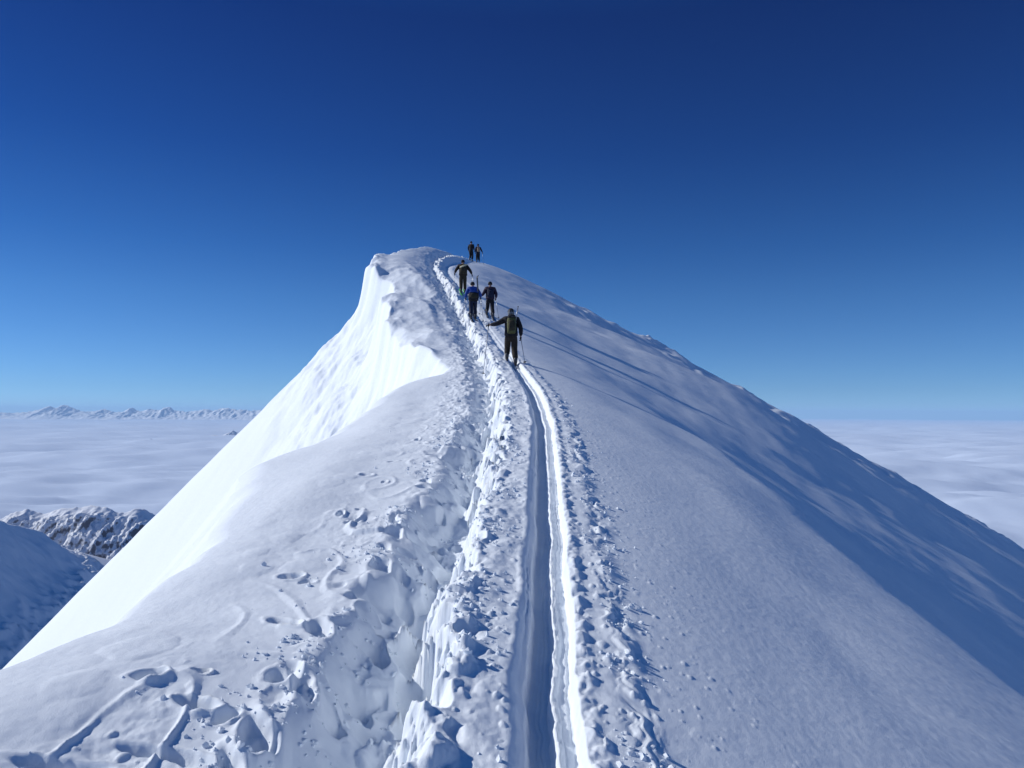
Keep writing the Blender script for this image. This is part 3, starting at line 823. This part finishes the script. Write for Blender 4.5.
# a short shovel handle sticking up out of that pack
def handle_thing(a, b, label, mat, wide=0.06):
    d_ = Vector(b) - Vector(a); Ln = d_.length
    t_ = empty('shovel', a, d_.to_track_quat('Z', 'Y').to_euler())
    tube_mesh('shaft', [(0, 0, 0), (0, 0, Ln)], 0.014, mat, t_)
    tube_mesh('grip', [(-wide, 0, Ln), (0, 0, Ln + 0.008), (wide, 0, Ln)], 0.014, RUBBER, t_)
    tag(t_, label, 'shovel', None)
handle_thing(w1((.12, -.12, 1.30)), w1((.20, -.14, 1.80)), 'pale shovel handle sticking up from the pack of the nearest climber', METAL, 0.03)

W2 = 'climber in the bright blue jacket'
T2, w2 = person(473, 322, 36.8, dict(h=1.80, yaw=10, bulk=1.35, jacket='blue', trousers='dark_navy', hat='black', pack='black', lid='blue', pocket='olive', pw=.23, pd=.17, ph=.40, pz=.84,
    arms=(((-.33, .02, 1.15), (-.33, .16, .98)), ((.33, .0, 1.16), (.37, .14, 1.02))), poles=((-.46, .1), (.5, .1)), ski=SKI_DARK,
    feet=((-.12, -.22), (.14, .22)), label='climber in bright blue jacket with black pack, left of the plum jacket climber', who=W2, pack_label='broad black backpack worn over the bright blue jacket', lean=.22))
def strapped_ski(a, b, label):
    d_ = Vector(b) - Vector(a)
    t_ = ski_things(a, 0, 0, SKI_DARK, label, None, 0, 'touring skis', length=d_.length / 1.0)
    t_.rotation_euler = d_.to_track_quat('Y', 'Z').to_euler()
strapped_ski(w2((.17, -.16, 1.45)), w2((.10, -.20, 2.5)), 'dark ski standing upright on the pack of the blue jacket climber')

W3 = 'climber in the dark plum jacket'
T3, w3 = person(490, 323, 38.5, dict(h=1.80, yaw=6, jacket='plum', trousers='black', hat='black', pack='dark_navy', lid='plum', pocket='dark_navy', pw=.15, pd=.11, ph=.46,
    arms=(((-.32, .02, 1.18), (-.42, .2, 1.08)), ((.30, -.02, 1.14), (.28, .12, .96))), poles=((-.5, .1), (.42, -.05)), ski=SKI_DARK, feet=((-.14, .22), (.13, -.2)), bulk=1.3, lean=.05,
    label='climber in dark plum jacket and black trousers, right of the blue jacket climber', who=W3, pack_label='slim navy backpack on the plum jacket climber'))

W4 = 'climber with the cream band across the pack'
T4, w4 = person(463, 291, 42.3, dict(h=1.88, yaw=8, bulk=1.35, jacket='brown', trousers='olive', hat='black', pack='olive', lid='brown', pocket='olive', band=True, pw=.2, pd=.15, ph=.5,
    arms=(((-.36, .0, 1.20), (-.42, .08, 1.02)), ((.36, .0, 1.18), (.46, .05, .98))), poles=((-.52, .1), (.62, .0)), ski=SKI_GREEN, lean=.2,
    label='climber in brown jacket with a cream band across the pack, on green skis', who=W4, pack_label='olive backpack with a cream rolled band tied across it'))

T5, w5 = person(471, 259, 72.5, dict(h=1.88, yaw=-20, jacket='black', trousers='black', hat='black', lean=.02, feet=((-.1, .0), (.1, .05)),
    arms=(((-.27, -.02, 1.15), (-.25, .1, .92)), ((.27, -.02, 1.15), (.25, .1, .92))), group='people standing at the summit',
    label='left one of two distant people standing on the summit, all in black', who='left summit person'))
T6, w6 = person(478, 262, 73.5, dict(h=1.75, yaw=15, jacket='dark_navy', trousers='black', hat='charcoal', lean=.02, feet=((-.12, .0), (.12, .05)), pack='beige', pw=.13, pd=.09, ph=.4,
    arms=(((-.27, -.02, 1.15), (-.25, .1, .92)), ((.33, -.02, 1.18), (.45, .05, .95))), poles=(None, (.52, .0)), group='people standing at the summit',
    label='right one of two distant people on the summit, with a pole and beige pack', who='the right summit person', pack_label='small beige backpack on the right summit person'))
